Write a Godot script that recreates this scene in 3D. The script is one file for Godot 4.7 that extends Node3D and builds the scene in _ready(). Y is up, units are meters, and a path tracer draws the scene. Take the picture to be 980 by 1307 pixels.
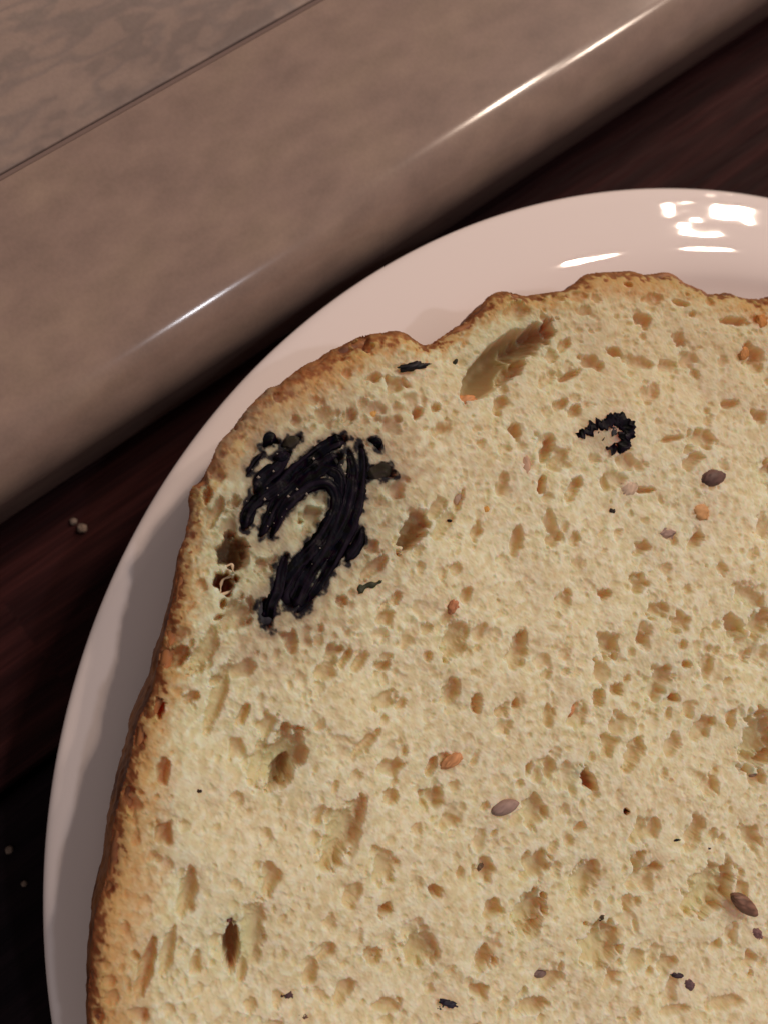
extends Node3D
# Close-up of a slice of seeded bread on a small white plate, on a dark plank table beside a stone ledge.
# Lengths in the tables are millimetres on the table plane (x to the right, z towards the viewer's feet).

const TOP := 33.5          # height of the cut face above the table, mm
const UNDER := 22.6        # height of the underside of the slice, mm
const EDGE_DIR := Vector3(0.7986, 0.0, -0.6018)    # the ledge and the boards run this way
const EDGE_OUT := Vector3(0.6018, 0.0, 0.7986)

# pores: x, z, half length, half width, turn, depth, deeper along u, deeper along v, tan to brown tint inside
const PORES := [
	[44.94, -28.78, 0.98, 0.36, 10.11, 1.04, 0, 0, 0.78, 0.6], [50.63, -27.31, 1.63, 0.48, 0.64, 1.44, 0, 0, 1, 0.6], [40.9, -26.86, 0.93, 0.74, 25.81, 1.28, 0, 0, 0.8, 0.6], [30.37, -24.93, 1.59, 0.66, -22.57, 2.21, 0, 0, 1.1, 0.5],
	[52.2, -24.18, 0.89, 1.11, -76.49, 1.76, 0, 0, 0.8, 0.6], [32.67, -23.88, 1.04, 0.48, -49.62, 1.04, 0, 0, 0.78, 0.6], [28.96, -23.8, 3.66, 1.3, -35.34, 4.23, -0.3, -0.7, 1.4, 0.6], [37.81, -23.6, 0.95, 0.54, 6.02, 1.2, 0, 0, 1, 0.6],
	[40.19, -22.68, 1.69, 0.7, 6.11, 0.96, 0, 0, 0.78, 0.6], [35.39, -22.48, 1.23, 0.7, 16.15, 1.2, 0, 0, 0.8, 0.6], [26.04, -21.7, 4.68, 1.65, -46.45, 4.97, -0.3, -0.75, 1.5, 0.55], [27.25, -21.33, 2.34, 0.93, -40.71, 3.13, 0, 0.2, 1.1, 0.8],
	[33.23, -21.08, 1.36, 0.33, -30.92, 1.6, -0.4, 0, 0.78, 0.6], [24.08, -20.13, 2.19, 0.94, -59.73, 4.42, 0, -0.3, 1.45, 0.5], [14.67, -19.76, 0.86, 0.42, -17.94, 1.28, 0, 0, 0.78, 0.6], [16.58, -19.29, 1.06, 0.79, 6.96, 1.6, 0, 0, 0.78, 0.6],
	[49.57, -19.13, 1.04, 0.45, -20.55, 1.2, 0, 0, 0.78, 0.6], [32.23, -18.29, 0.87, 0.51, -30.61, 1.2, 0, 0, 0.78, 0.6], [52.92, -18.13, 0.99, 0.57, 16.06, 1.28, 0, 0, 0.78, 0.6], [26.21, -17.85, 1.13, 0.51, -61.22, 1.36, 0, 0, 0.78, 0.6],
	[33.54, -17.68, 0.79, 0.59, -44.23, 1.2, 0, 0, 0.78, 0.6], [20.17, -17.34, 0.67, 0.38, -40.98, 1.12, 0, 0, 0.78, 0.6], [18.51, -16.7, 0.87, 0.39, -69.87, 1.84, 0, 0, 0.78, 0.6], [10.3, -16.39, 1.17, 0.76, -2.65, 1.04, 0, 0, 0.78, 0.6],
	[12.44, -16.28, 0.78, 0.55, -32.08, 1.28, 0, 0, 0.78, 0.6], [46.48, -15.55, 1.45, 1.03, 16.56, 1.28, 0, 0, 0.78, 0.6], [27.53, -15.52, 0.93, 0.57, 75.15, 1.76, -0.3, 0, 0.9, 0.6], [43.18, -15.42, 1.24, 0.3, -11.38, 1.04, 0, 0, 0.78, 0.6],
	[20.73, -15.37, 0.81, 0.49, -40.67, 1.2, 0, 0, 0.78, 0.6], [30.68, -13.9, 1.36, 0.52, -61.39, 2.21, 0.2, 0, 0.8, 0.45], [31.73, -13.07, 1.39, 0.62, -41.08, 1.28, -0.3, 0, 0.8, 0.6], [36.48, -11.11, 0.82, 0.62, 37.65, 1.36, 0, 0, 0.78, 0.6],
	[30.08, -10.56, 1.02, 0.34, -76.36, 1.6, 0, 0, 0.78, 0.6], [33.21, -10.5, 1.29, 0.74, -57.89, 1.52, 0, 0, 0.78, 0.6], [40.58, -10.49, 1.2, 0.33, -1.56, 1.44, 0, 0, 0.78, 0.6], [26.33, -10.46, 1.23, 0.51, -70.67, 1.12, 0, 0, 0.78, 0.6],
	[-0.28, -10.23, 0.73, 0.48, -62.14, 1.44, 0, 0, 0.9, 0.6], [22.28, -8.94, 1.21, 0.39, -69.08, 1.04, 0, 0, 0.78, 0.6], [0.45, -8.86, 0.73, 0.39, -81.48, 1.76, 0, 0, 1, 0.6], [2.72, -8.46, 0.66, 0.46, -51.75, 1.36, 0, 0, 0.8, 0.6],
	[20.18, -8.19, 1.43, 0.63, -49.51, 1.12, 0, 0, 0.78, 0.6], [1.12, -7.43, 1.45, 0.48, -67.66, 1.44, 0, 0, 0.78, 0.6], [20.89, -6.95, 1.71, 0.7, -54.21, 0.96, 0, 0, 0.78, 0.6], [8.35, -6.92, 0.47, 0.33, -11.13, 1.6, 0, 0, 0.78, 0.6],
	[18.18, -6.35, 2.32, 1.04, -57.47, 3.5, -0.5, 0.2, 1.25, 0.45], [23.92, -6.31, 0.91, 0.51, -84.13, 1.2, 0, 0, 0.78, 0.6], [31.11, -5.72, 1.03, 0.74, -57.78, 1.44, 0, 0, 0.78, 0.6], [27.73, -5.53, 1.43, 0.59, -76.48, 1.44, 0, 0, 0.78, 0.6],
	[39.99, -4.99, 0.86, 0.67, -42.04, 1.28, 0, 0, 0.78, 0.6], [14.48, -4.65, 0.83, 0.68, -0.75, 1.12, 0, 0, 0.78, 0.6], [2.6, -4.3, 1.64, 1.17, -76.23, 5.52, 0, 0, 1.8, 0.45], [5.02, -3.08, 0.72, 0.66, -20.67, 1.44, 0, 0, 0.78, 0.6],
	[14.69, -2.97, 1.72, 0.54, -39.71, 1.44, 0, 0, 0.78, 0.6], [39.49, -1.73, 1.03, 0.93, 48.4, 1.36, 0, 0, 0.78, 0.6], [2.07, -1.69, 1.23, 0.84, -71.23, 5.1, 0, 0, 1.8, 0.45], [36.03, -0.79, 0.66, 0.53, -0.12, 1.52, 0, 0, 0.78, 0.6],
	[50.77, -0.67, 2.01, 1, 22.8, 1.2, 0, 0, 0.78, 0.6], [22.92, -0.62, 1.04, 0.5, -68.61, 1.12, 0, 0, 0.78, 0.6], [16.55, -0.34, 0.75, 0.45, -64.28, 1.12, 0, 0, 0.78, 0.6], [11.96, -0.14, 0.67, 0.47, -44.65, 1.52, 0, 0, 0.78, 0.6],
	[1.91, 0.06, 0.51, 0.26, -76.19, 1.92, 0, 0, 0.78, 0.6], [41.22, 0.64, 1.01, 0.81, -36.46, 1.44, 0, 0, 0.78, 0.6], [3.15, 1.03, 1.6, 1.11, -50.7, 1.84, 0, 0, 0.87, 0.6], [1.62, 1.22, 0.54, 0.23, -20.14, 1.92, 0, 0, 0.78, 0.6],
	[15.65, 1.27, 0.95, 0.61, -49.07, 1.2, 0, 0, 0.78, 0.6], [43.33, 1.72, 1.06, 0.85, -55.7, 1.36, 0, 0, 0.78, 0.6], [52.06, 1.91, 1.86, 1.15, -39.95, 1.92, 0, 0, 0.8, 0.6], [49.22, 2.26, 1.58, 1, 27.94, 1.92, 0, 0, 0.8, 0.6],
	[21.81, 3.19, 2.12, 1.14, -70.64, 1.75, -0.3, 0, 0.9, 0.6], [39.71, 3.27, 0.8, 0.62, -66.4, 1.76, 0, 0, 0.78, 0.6], [7.59, 3.32, 0.99, 0.77, 39.78, 1.52, 0, 0, 0.78, 0.6], [36.21, 3.73, 1.41, 1.14, 69.84, 1.6, 0.3, 0, 0.8, 0.6],
	[0.53, 3.89, 2.52, 0.77, -63.05, 1.47, -0.4, 0, 0.9, 0.6], [11.11, 4.14, 0.86, 0.73, -39.15, 1.44, 0, 0, 0.78, 0.6], [-1.65, 4.25, 1.18, 0.7, -56.14, 2.21, 0, 0, 1.3, 0.45], [27.57, 4.34, 1.81, 0.94, -63.63, 1.84, 0.4, 0, 0.78, 0.6],
	[12.12, 4.81, 0.98, 0.37, -59.38, 1.44, 0, 0, 0.78, 0.6], [13.47, 5.03, 1.32, 0.47, -54.05, 1.2, 0, 0, 0.78, 0.6], [15.31, 5.38, 0.75, 0.46, -8.83, 1.36, 0, 0, 0.78, 0.6], [3.61, 5.53, 1.46, 0.71, -19.27, 1.2, 0, 0, 0.78, 0.6],
	[44.05, 5.67, 0.52, 0.39, 0.84, 1.6, 0, 0, 0.78, 0.6], [10.46, 5.77, 1.32, 0.86, -28.85, 1.44, 0, 0, 0.78, 0.6]]

# ... and the lower half of the face
const PORES_BELOW := [
	[46.21, 5.85, 1.36, 0.88, 75.6, 1.28, 0, 0, 0.78, 0.6], [1.47, 6.44, 0.75, 0.45, -45.13, 1.6, 0, 0, 0.78, 0.6], [41.4, 6.62, 1.2, 0.9, -45.4, 1.44, 0, 0, 0.78, 0.6], [-0.45, 7.66, 0.68, 0.51, -19.14, 1.44, 0, 0, 0.78, 0.6],
	[1.62, 7.71, 3.45, 0.64, -72.93, 1.29, 0, 0, 0.87, 0.6], [37.01, 7.8, 0.72, 0.6, -55.96, 1.44, 0, 0, 0.78, 0.6], [21.41, 7.82, 1.34, 0.78, -68.39, 1.6, 0.3, 0, 0.78, 0.6], [15.52, 8.35, 1.13, 0.74, -38.08, 1.12, 0, 0, 0.78, 0.6],
	[35.23, 8.46, 0.78, 0.63, -56.13, 1.52, 0, 0, 0.78, 0.6], [-2.96, 8.48, 0.8, 0.43, -83.57, 2.21, 0, 0, 1.6, 0.45], [42.82, 8.7, 0.51, 0.42, 1.29, 1.84, 0, 0, 0.78, 0.6], [23.74, 8.74, 0.8, 0.57, -84, 1.68, 0, 0, 0.78, 0.6],
	[27.27, 8.82, 0.47, 0.36, -78.29, 1.6, 0, 0, 0.78, 0.6], [3.67, 9.34, 1.12, 0.42, -70.55, 1.44, 0, 0, 0.78, 0.6], [26.03, 9.47, 0.8, 0.6, 1.47, 1.28, 0, 0, 0.78, 0.6], [5.73, 10.03, 1.06, 0.85, -59.83, 1.2, 0, 0, 0.78, 0.6],
	[30.25, 10.05, 1.09, 0.48, -83.37, 1.04, 0, 0, 0.78, 0.6], [33, 10.13, 1.24, 0.9, -72.23, 0.96, 0, 0, 0.8, 0.6], [7.29, 10.9, 0.95, 0.52, -85.56, 2.72, 0, 0, 0.78, 0.45], [45.32, 11.52, 1.71, 0.84, -49.46, 1.36, 0.3, 0, 0.8, 0.6],
	[3.27, 11.84, 1.05, 0.71, -75.67, 0.96, 0, 0, 0.78, 0.6], [13.9, 11.88, 1.63, 0.47, -42.91, 1.28, 0, 0, 0.78, 0.6], [8.22, 12.45, 1.26, 0.72, -80.28, 2.55, 0, 0, 0.78, 0.45], [35.95, 12.48, 1.1, 0.83, -77.28, 1.28, 0, 0, 0.78, 0.6],
	[51.17, 12.76, 3.09, 2.02, -64.53, 2.76, -0.3, 0, 0.9, 0.45], [42.5, 12.83, 1.23, 0.76, -54.86, 0.96, 0, 0, 0.78, 0.6], [6.93, 12.91, 2.63, 1.51, -61.55, 2.76, 0, 0, 0.87, 0.45], [5.01, 13.16, 1.87, 0.78, -75.42, 1.36, 0, 0, 0.78, 0.6],
	[-2.46, 13.49, 1.03, 0.56, -81.43, 1.76, 0, 0, 0.78, 0.6], [38.28, 13.52, 1.77, 0.83, -57.44, 1.44, 0, 0, 0.8, 0.6], [16.19, 13.9, 1.22, 0.72, -7.36, 1.6, 0, 0, 0.78, 0.6], [19.83, 13.91, 0.91, 0.49, -62.95, 1.6, 0, 0, 0.78, 0.6],
	[6.75, 13.91, 1.55, 0.72, -64.67, 5.1, 0, 0, 1.3, 0.45], [30.31, 14.25, 1.14, 0.63, -83.31, 1.36, 0, 0, 0.78, 0.6], [28.48, 14.51, 0.6, 0.44, -78.03, 1.36, 0, 0, 0.78, 0.6], [33.98, 15.54, 1.18, 0.62, 61.29, 2.89, 0, 0, 1.25, 0.45],
	[15.99, 16.21, 0.77, 0.75, -57.95, 1.28, 0, 0, 0.78, 0.6], [50.91, 16.3, 1.15, 0.63, 2.37, 1.44, 0, 0, 0.78, 0.6], [19.68, 16.51, 1.04, 0.93, -57.44, 1.76, 0, 0, 0.78, 0.6], [28.99, 18.12, 1.46, 1.24, -77.89, 1.44, 0, 0, 0.8, 0.6],
	[-2.46, 18.41, 1.06, 0.81, -70.93, 1.6, 0, 0, 0.78, 0.6], [21.18, 18.65, 0.82, 0.66, -16.04, 1.2, 0, 0, 0.78, 0.6], [12.06, 18.94, 3.13, 1.41, -60.4, 1.84, 0, 0.5, 0.87, 0.6], [38.82, 20.37, 1.18, 1.05, -54.66, 1.12, 0, 0, 0.78, 0.6],
	[11.15, 20.65, 1.85, 0.87, -58.23, 2.21, 0, 0.4, 0.87, 0.6], [44.15, 20.65, 1.89, 0.85, -62.7, 1.44, 0, 0, 0.78, 0.6], [50.08, 21.52, 1.34, 0.99, 48.71, 1.28, 0, 0, 0.78, 0.6], [15.52, 22.04, 1.45, 1.14, -87.87, 1.01, 0, 0, 0.87, 0.6],
	[6.09, 22.31, 1.28, 0.77, -85.59, 1.44, 0, 0, 0.78, 0.6], [38.75, 22.45, 0.61, 0.53, -65.48, 1.2, 0, 0, 0.78, 0.6], [28.97, 22.67, 1.37, 1.25, -34.63, 1.52, 0, 0, 0.8, 0.6], [24.28, 22.83, 1.1, 0.91, -56.3, 1.44, 0, 0, 0.78, 0.6],
	[-0.41, 22.98, 1.96, 0.74, -81.04, 1.84, 0, 0, 0.87, 0.6], [38.49, 23.45, 1.1, 0.41, 69.75, 1.44, 0, 0, 0.78, 0.6], [40.01, 23.54, 0.86, 0.54, -33.43, 1.44, 0, 0, 0.78, 0.6], [12.74, 24.17, 1.1, 0.74, -57.72, 1.12, 0, 0, 0.78, 0.6],
	[33.46, 24.19, 1.94, 1.17, -57.18, 1.47, 0.2, 0, 0.87, 0.6], [19.97, 24.22, 0.66, 0.6, -25.06, 1.76, 0, 0, 0.78, 0.6], [15.52, 25.42, 0.62, 0.61, -57.24, 1.92, 0, 0, 0.78, 0.6], [45.42, 25.71, 3.11, 1.91, -32.61, 2.02, 0, 0.3, 0.9, 0.6],
	[24.94, 25.96, 1.03, 0.73, -14.61, 1.6, 0, 0, 0.78, 0.6], [4.71, 26.35, 2.86, 1.07, -86.74, 1.1, 0, 0.3, 0.87, 0.6], [28.11, 26.57, 1.96, 1.35, -50.01, 2.3, 0, 0.2, 0.9, 0.45], [43.51, 26.6, 1.39, 0.99, -53.52, 1.6, 0, 0.3, 0.78, 0.6],
	[3.05, 27.3, 1.97, 0.68, -88.98, 4.4, 0, 0, 1.4, 0.45], [-1.87, 27.32, 2.03, 0.55, -79.01, 1.2, 0, 0, 0.78, 0.6], [0.32, 28.38, 1, 0.43, -85.07, 1.2, 0, 0, 0.78, 0.6], [-3.5, 28.53, 2.51, 0.61, -75.99, 1.66, 0, 0, 0.87, 0.6],
	[18.52, 28.89, 1.74, 1.26, -4.76, 1.75, 0, 0, 0.9, 0.6], [14.53, 28.94, 0.76, 0.68, 4.62, 1.6, 0, 0, 0.78, 0.6], [4.01, 29.28, 0.89, 0.44, -85.74, 1.2, 0, 0, 0.78, 0.6], [34.71, 29.66, 2.02, 1.85, -65.57, 1.84, 0.3, 0, 0.9, 0.6],
	[9.35, 30.04, 1.19, 0.58, -79.81, 1.2, 0, 0, 0.78, 0.6], [24.32, 30.11, 1.01, 0.88, -55.65, 2.21, 0, 0, 0.78, 0.45], [38, 31.17, 1.46, 0.95, -13.19, 0.88, 0, 0, 0.8, 0.6], [12.25, 31.5, 1.31, 0.66, -59.39, 1.28, 0, 0, 0.78, 0.6],
	[41, 31.87, 1.09, 0.7, -22.31, 0.96, 0, 0, 0.78, 0.6], [29.93, 32.11, 1.18, 0.86, -13.35, 1.12, 0, 0, 0.78, 0.6], [23.6, 32.5, 1.05, 0.53, 13.99, 1.52, 0, 0, 0.78, 0.6], [15.78, 33.03, 1.11, 0.68, -4.09, 1.28, 0, 0, 0.78, 0.6],
	[28.46, 34.2, 1.4, 0.83, -3.74, 1.6, 0, 0, 0.78, 0.6], [46.62, 35.54, 1.94, 0.6, -3.34, 0.88, 0, 0, 0.78, 0.6], [41.61, 35.74, 1.52, 0.46, 1, 0.96, 0, 0, 0.78, 0.6]]

# cut face outline: x, z, brown rim width, orange band width, flare of the flank
const OUTLINE := [
	[-7.46, 32.09, 0.6, 3.4, 1.04], [-7.46, 28.83, 0.6, 3.4, 1.04], [-7.31, 26.48, 0.6, 3.4, 1.01], [-7.13, 24.11, 0.6, 3.2, 0.97], [-6.47, 21.81, 0.6, 3.2, 1.12], [-6.21, 18.92, 0.6, 3.2, 1.15],
	[-5.6, 15.48, 0.55, 2.7, 1.15], [-4.85, 12.54, 0.45, 2.3, 1.19], [-4.5, 10.04, 0.45, 2, 1.12], [-3.24, 7.1, 0.5, 1.6, 1.12], [-2.93, 4.8, 0.5, 1.4, 0.86], [-2.33, 1.96, 0.5, 1.5, 0.65],
	[-1.94, -0.07, 0.5, 1.5, 0.5], [-1.73, -1.54, 0.5, 1.5, 0.43], [-1.58, -3.09, 0.3, 1.4, 0.36], [-1.36, -4.45, 0.2, 1.2, 0.25], [-1, -5.36, 0.3, 1.2, 0.22], [-0.84, -6.54, 0.2, 1.2, 0.18],
	[-0.58, -7.92, 0.2, 1.2, 0.18], [-0.77, -9.1, 0.2, 0.8, 0.18], [-0.4, -9.77, 0.2, 0.8, 0.18], [0.04, -10.11, 0.4, 0.9, 0.18], [0.66, -11.12, 0.6, 1, 0.14], [1.16, -12.27, 1, 1.3, 0.14],
	[1.53, -13.36, 1.1, 1.4, 0.11], [2.55, -14.54, 1.1, 1.4, 0.11], [3.44, -15.93, 1.2, 1.4, 0.11], [4.42, -17.07, 1.3, 1.4, 0.11], [5.47, -18.22, 1.4, 1.5, 0.11], [6.54, -18.69, 1.5, 1.5, 0.11],
	[7.41, -19.5, 1.5, 1.6, 0.11], [8.76, -20.62, 1.7, 1.8, 0.11], [9.85, -21.17, 1.6, 1.8, 0.11], [10.81, -22, 1.5, 1.7, 0.11], [11.85, -22.49, 1.4, 1.7, 0.11], [12.69, -22.97, 1.3, 1.6, 0.11],
	[13.46, -23.38, 1.2, 1.6, 0.11], [14.45, -23.65, 1.2, 1.5, 0.11], [15.37, -23.86, 1.2, 1.5, 0.11], [16.81, -24.17, 1, 1.3, 0.11], [17.67, -24.01, 0.9, 1.2, 0.11], [18.46, -23.41, 0.5, 1, 0.11],
	[19.33, -22.96, 0.25, 0.8, 0.11], [19.91, -23.07, 0.15, 0.7, 0.11], [20.35, -23.32, 0.3, 0.7, 0.18], [21.53, -24.2, 0.4, 0.8, 0.18], [22.65, -25.07, 0.4, 0.8, 0.18], [23.47, -25.5, 0.35, 0.9, 0.14],
	[24.38, -26.63, 0.5, 1, 0.14], [25.14, -27.17, 0.6, 1, 0.14], [25.76, -28.11, 0.8, 1.2, 0.14], [26.98, -28.72, 0.9, 1.4, 0.11], [28.28, -28.67, 0.9, 1.4, 0.11], [28.89, -28.42, 0.6, 1.2, 0.11],
	[30.29, -28.6, 0.4, 1.4, 0.11], [32.09, -28.97, 0.3, 1.4, 0.11], [33.35, -29.22, 0.3, 1.4, 0.11], [34.64, -30.31, 0.6, 1.5, 0.11], [35.46, -30.99, 0.7, 1.6, 0.11], [36.51, -31.23, 0.7, 1.7, 0.11],
	[37.64, -31.4, 0.8, 1.8, 0.11], [40.01, -31.75, 0.9, 1.9, 0.11], [41.48, -31.56, 0.8, 1.9, 0.11], [42.64, -31.73, 0.7, 1.8, 0.11], [44.07, -32.09, 0.6, 1.8, 0.11], [44.9, -31.84, 0.5, 1.7, 0.11],
	[45.71, -31.2, 0.3, 1.6, 0.11], [47.04, -30.83, 0.3, 1.6, 0.11], [48.63, -30.16, 0.3, 1.6, 0.11], [50.52, -30.47, 0.3, 1.6, 0.11], [51.72, -30.16, 0.4, 1.6, 0.11], [53.01, -29.94, 0.7, 1.6, 0.11],
	[54.41, -30.13, 0.8, 1.6, 0.11], [57.1, -30.81, 0.8, 1.6, 0.14], [61.64, -31.57, 0.8, 1.6, 0.18], [69.9, -30.55, 0.8, 1.6, 0.22], [79.23, -26.84, 0.8, 1.6, 0.36], [86.61, -20.51, 0.8, 1.6, 0.36],
	[91.2, -10.62, 0.8, 1.6, 0.36], [92.34, 2.51, 0.8, 1.6, 0.36], [91.61, 18.38, 0.8, 1.6, 0.36], [90.1, 32.06, 0.8, 1.6, 0.36], [87.79, 44.39, 0.8, 1.6, 0.36], [83.04, 53.81, 0.8, 1.6, 0.36],
	[75.25, 59.63, 0.8, 1.6, 0.36], [63.17, 61.16, 0.8, 1.6, 0.36], [47.41, 59.42, 0.8, 1.6, 0.36], [29.41, 56.68, 0.8, 1.6, 0.36], [14.88, 54.47, 0.8, 1.6, 0.36], [3.8, 51.96, 0.8, 1.6, 0.5],
	[-2.14, 48.61, 0.8, 1.8, 0.72], [-5.12, 44.34, 0.7, 2.4, 0.9], [-6.54, 39.18, 0.6, 3, 1.01], [-7.25, 35.17, 0.6, 3.4, 1.04]]

# dark folds: x, z, half width
const FOLDS := [
	[[3.49, -6.18, 0.26], [3.79, -7.52, 0.34], [4.8, -8.74, 0.4], [6.41, -9.91, 0.42], [7.75, -11.27, 0.38], [9.25, -12.55, 0.35], [10.77, -13.65, 0.43], [12, -14.19, 0.38]],
	[[4.92, -5.61, 0.22], [5.56, -6.81, 0.31], [6.29, -8.33, 0.45], [7.47, -9.56, 0.51], [8.96, -10.98, 0.51], [10.32, -11.94, 0.54], [11.55, -12.6, 0.46]],
	[[5.8, -5.45, 0.11], [6.28, -6.6, 0.23], [6.81, -7.86, 0.31], [7.92, -9.05, 0.35], [9.27, -9.99, 0.35], [10.57, -10.14, 0.37], [11.34, -9.18, 0.38], [11.15, -7.53, 0.42], [10.29, -5.92, 0.45], [9.1, -4.45, 0.46], [7.91, -3.27, 0.45], [6.89, -1.75, 0.45], [6.24, -0.45, 0.31]],
	[[10.33, -11.45, 0.23], [11.4, -11.05, 0.35], [11.72, -9.83, 0.42], [11.5, -8.3, 0.43], [10.82, -6.61, 0.46], [9.77, -4.94, 0.51], [8.73, -3.42, 0.54], [7.85, -1.93, 0.57], [7.27, -0.6, 0.69], [7.43, 0.14, 0.46]],
	[[12.41, -13.09, 0.2], [12.73, -11.56, 0.32], [12.64, -9.86, 0.38], [12.22, -8.01, 0.4], [11.51, -6.32, 0.42], [10.6, -4.65, 0.43], [9.63, -3.13, 0.46], [8.75, -1.64, 0.51], [8.16, -0.3, 0.54], [7.72, 0.29, 0.31]],
	[[13.48, -13.52, 0.26], [13.69, -11.9, 0.35], [13.49, -9.88, 0.37], [13.08, -8.03, 0.38], [12.58, -6.34, 0.4], [11.67, -4.51, 0.42], [10.62, -2.69, 0.43], [9.58, -1.05, 0.42], [8.62, 0.29, 0.37], [7.91, 0.99, 0.14]],
	[[7.08, -4, 0.26], [6.66, -2.52, 0.4], [6.38, -1.04, 0.43], [5.88, 0.28, 0.46], [5.68, 1.6, 0.35]],
	[[5.29, -0.16, 0.28], [5.38, 0.72, 0.57], [5.61, 1.89, 0.45]],
	[[13.7, -6.51, 0.11], [13.43, -5.29, 0.34], [12.82, -4.37, 0.38], [12.28, -3.53, 0.15]],
	[[14.19, -10.98, 0.38], [14.74, -11.31, 0.62], [15.45, -11.57, 0.65], [16.15, -11.2, 0.46]],
	[[14.26, -14.17, 0.18], [14.89, -13.96, 0.31], [15.13, -13.35, 0.15]],
	[[4.49, -9.33, 0.31], [5.22, -10.56, 0.51], [6.25, -11.42, 0.43], [7.28, -12.83, 0.2]],
	[[3.68, -10.69, 0.06], [4.23, -11.81, 0.14], [5.04, -12.74, 0.08]],
	[[5.1, -13.28, 0.17], [5.61, -13.98, 0.38], [6.29, -13.7, 0.22]],
	[[6.67, -13.41, 0.15], [7.42, -13.75, 0.34], [8.17, -14.16, 0.17]],
	[[4.21, -8.58, 0.23], [3.97, -7.38, 0.34], [3.66, -6.33, 0.31]],
	[[5.94, -12.25, 0.14], [6.68, -12.42, 0.31], [7.13, -12.9, 0.15]]]

# curled black skin: x, z, half width
const CURLS := [[[33.48, -15.18, 0.34], [34.34, -15.65, 0.45], [35.37, -16.21, 0.51], [36.25, -16.55, 0.56], [37.21, -16.89, 0.67], [38.16, -16.86, 0.79], [38.78, -16.36, 0.73], [38.68, -15.76, 0.62], [38.34, -15.08, 0.56], [38.16, -14.4, 0.56], [37.59, -13.79, 0.34]], [[35.37, -15.92, 0.28], [36.06, -15.5, 0.45], [36.76, -15.01, 0.28]], [[36.43, -14.63, 0.28], [37.05, -14.21, 0.39], [37.75, -13.94, 0.34]], [[36.87, -16.13, 0.34], [37.5, -16.01, 0.45], [38.06, -16.18, 0.28]]]

var rng := RandomNumberGenerator.new()
var xs := PackedFloat32Array()
var zs := PackedFloat32Array()
var nx := 0
var nz := 0
var hgt := PackedFloat32Array()
var crumb_nodes := {}


func _ready() -> void:
	rng.seed = 41
	# --- camera, surroundings, exposure
	var cam := Camera3D.new()
	cam.name = "camera"
	cam.fov = 61.4283
	cam.near = 0.005
	cam.far = 20.0
	cam.transform = Transform3D(Basis(Vector3(0.978148, 0.207912, 0.000000), Vector3(-0.021733, 0.102244, -0.994522), Vector3(-0.206773, 0.972789, 0.104528)), Vector3(0, 0.1065, 0))
	var lens := CameraAttributesPhysical.new()
	lens.frustum_focal_length = 4.2
	lens.frustum_focus_distance = 0.076
	lens.frustum_near = 0.005
	lens.frustum_far = 20.0
	lens.exposure_aperture = 4.2
	cam.attributes = lens
	add_child(cam)
	cam.fov = 61.4283
	var we := WorldEnvironment.new()
	we.name = "surroundings"
	var env := Environment.new()
	env.background_mode = Environment.BG_COLOR
	env.background_color = Color(0.20, 0.172, 0.160).linear_to_srgb()
	env.tonemap_mode = Environment.TONE_MAPPER_LINEAR
	env.tonemap_exposure = 0.94
	env.sdfgi_enabled = true
	env.ssao_enabled = true
	env.ssil_enabled = true
	we.environment = env
	add_child(we)
	# --- lamps of the room, out of the frame: a ring of small warm bulbs and two single ones
	var hub := Vector3(0.0562, 0.0215, -0.0434) + Vector3(0.503, 0.607, -0.603) * 3.4
	var across := Vector3(1, 0, 0) * 0.00258
	var over := Vector3(0, 0.7071, 0.7071) * 0.00258
	var warm := Color(1.0, 0.80, 0.645)
	for p in [[-72, 14], [-71, 40], [-60, 66], [-40, 75], [-20, 76], [0, 68], [-50, -30], [-6, -70], [14, -67], [34, -75], [52, -82], [68, -76], [76, -62]]:
		bulb(hub + across * p[0] + over * p[1], 0.30, warm)
	for p in [[-113, -50], [-105, -56], [-78, -76], [-66, -84]]:
		bulb(hub + across * p[0] + over * p[1], 0.03, warm)
	bulb(Vector3(1.23, 0.87, -1.96), 0.10, warm)
	bulb(Vector3(1.30, 0.45, -2.05), 0.10, warm)
	# single lamps farther along the room, followed by two added ones
	bulb(Vector3(0.0, 0.02, -0.0286) + Vector3(0.35, 0.92, 0.149) * 2.4, 0.5, Color(0.92, 0.93, 1.0), 0.05)
	bulb(Vector3(0.0316, 0.02, -0.0537) + Vector3(0.379, 0.82, -0.411) * 2.4, 0.6, warm, 0.03)
	for d in [Vector3(0.52, 0.78, -0.385), Vector3(0.405, 0.83, -0.385)]:  # two added fill lamps, placed to soften the shading on the crumb
		bulb(Vector3(0.0316, 0.02, -0.0537) + d * 3.6, 1.7, warm, 0.09)

	build_table()
	build_ledge()
	build_plate()
	build_bread()
	build_crumbs()


func bulb(at: Vector3, energy: float, tint: Color, size := 0.01) -> void:
	var l := OmniLight3D.new()
	l.name = "lamp_light"
	l.light_color = tint.linear_to_srgb()
	l.light_energy = energy
	l.light_size = size
	l.omni_range = 6.0
	l.omni_attenuation = 2.0
	l.shadow_enabled = true
	l.position = at
	add_child(l, true)


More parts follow.
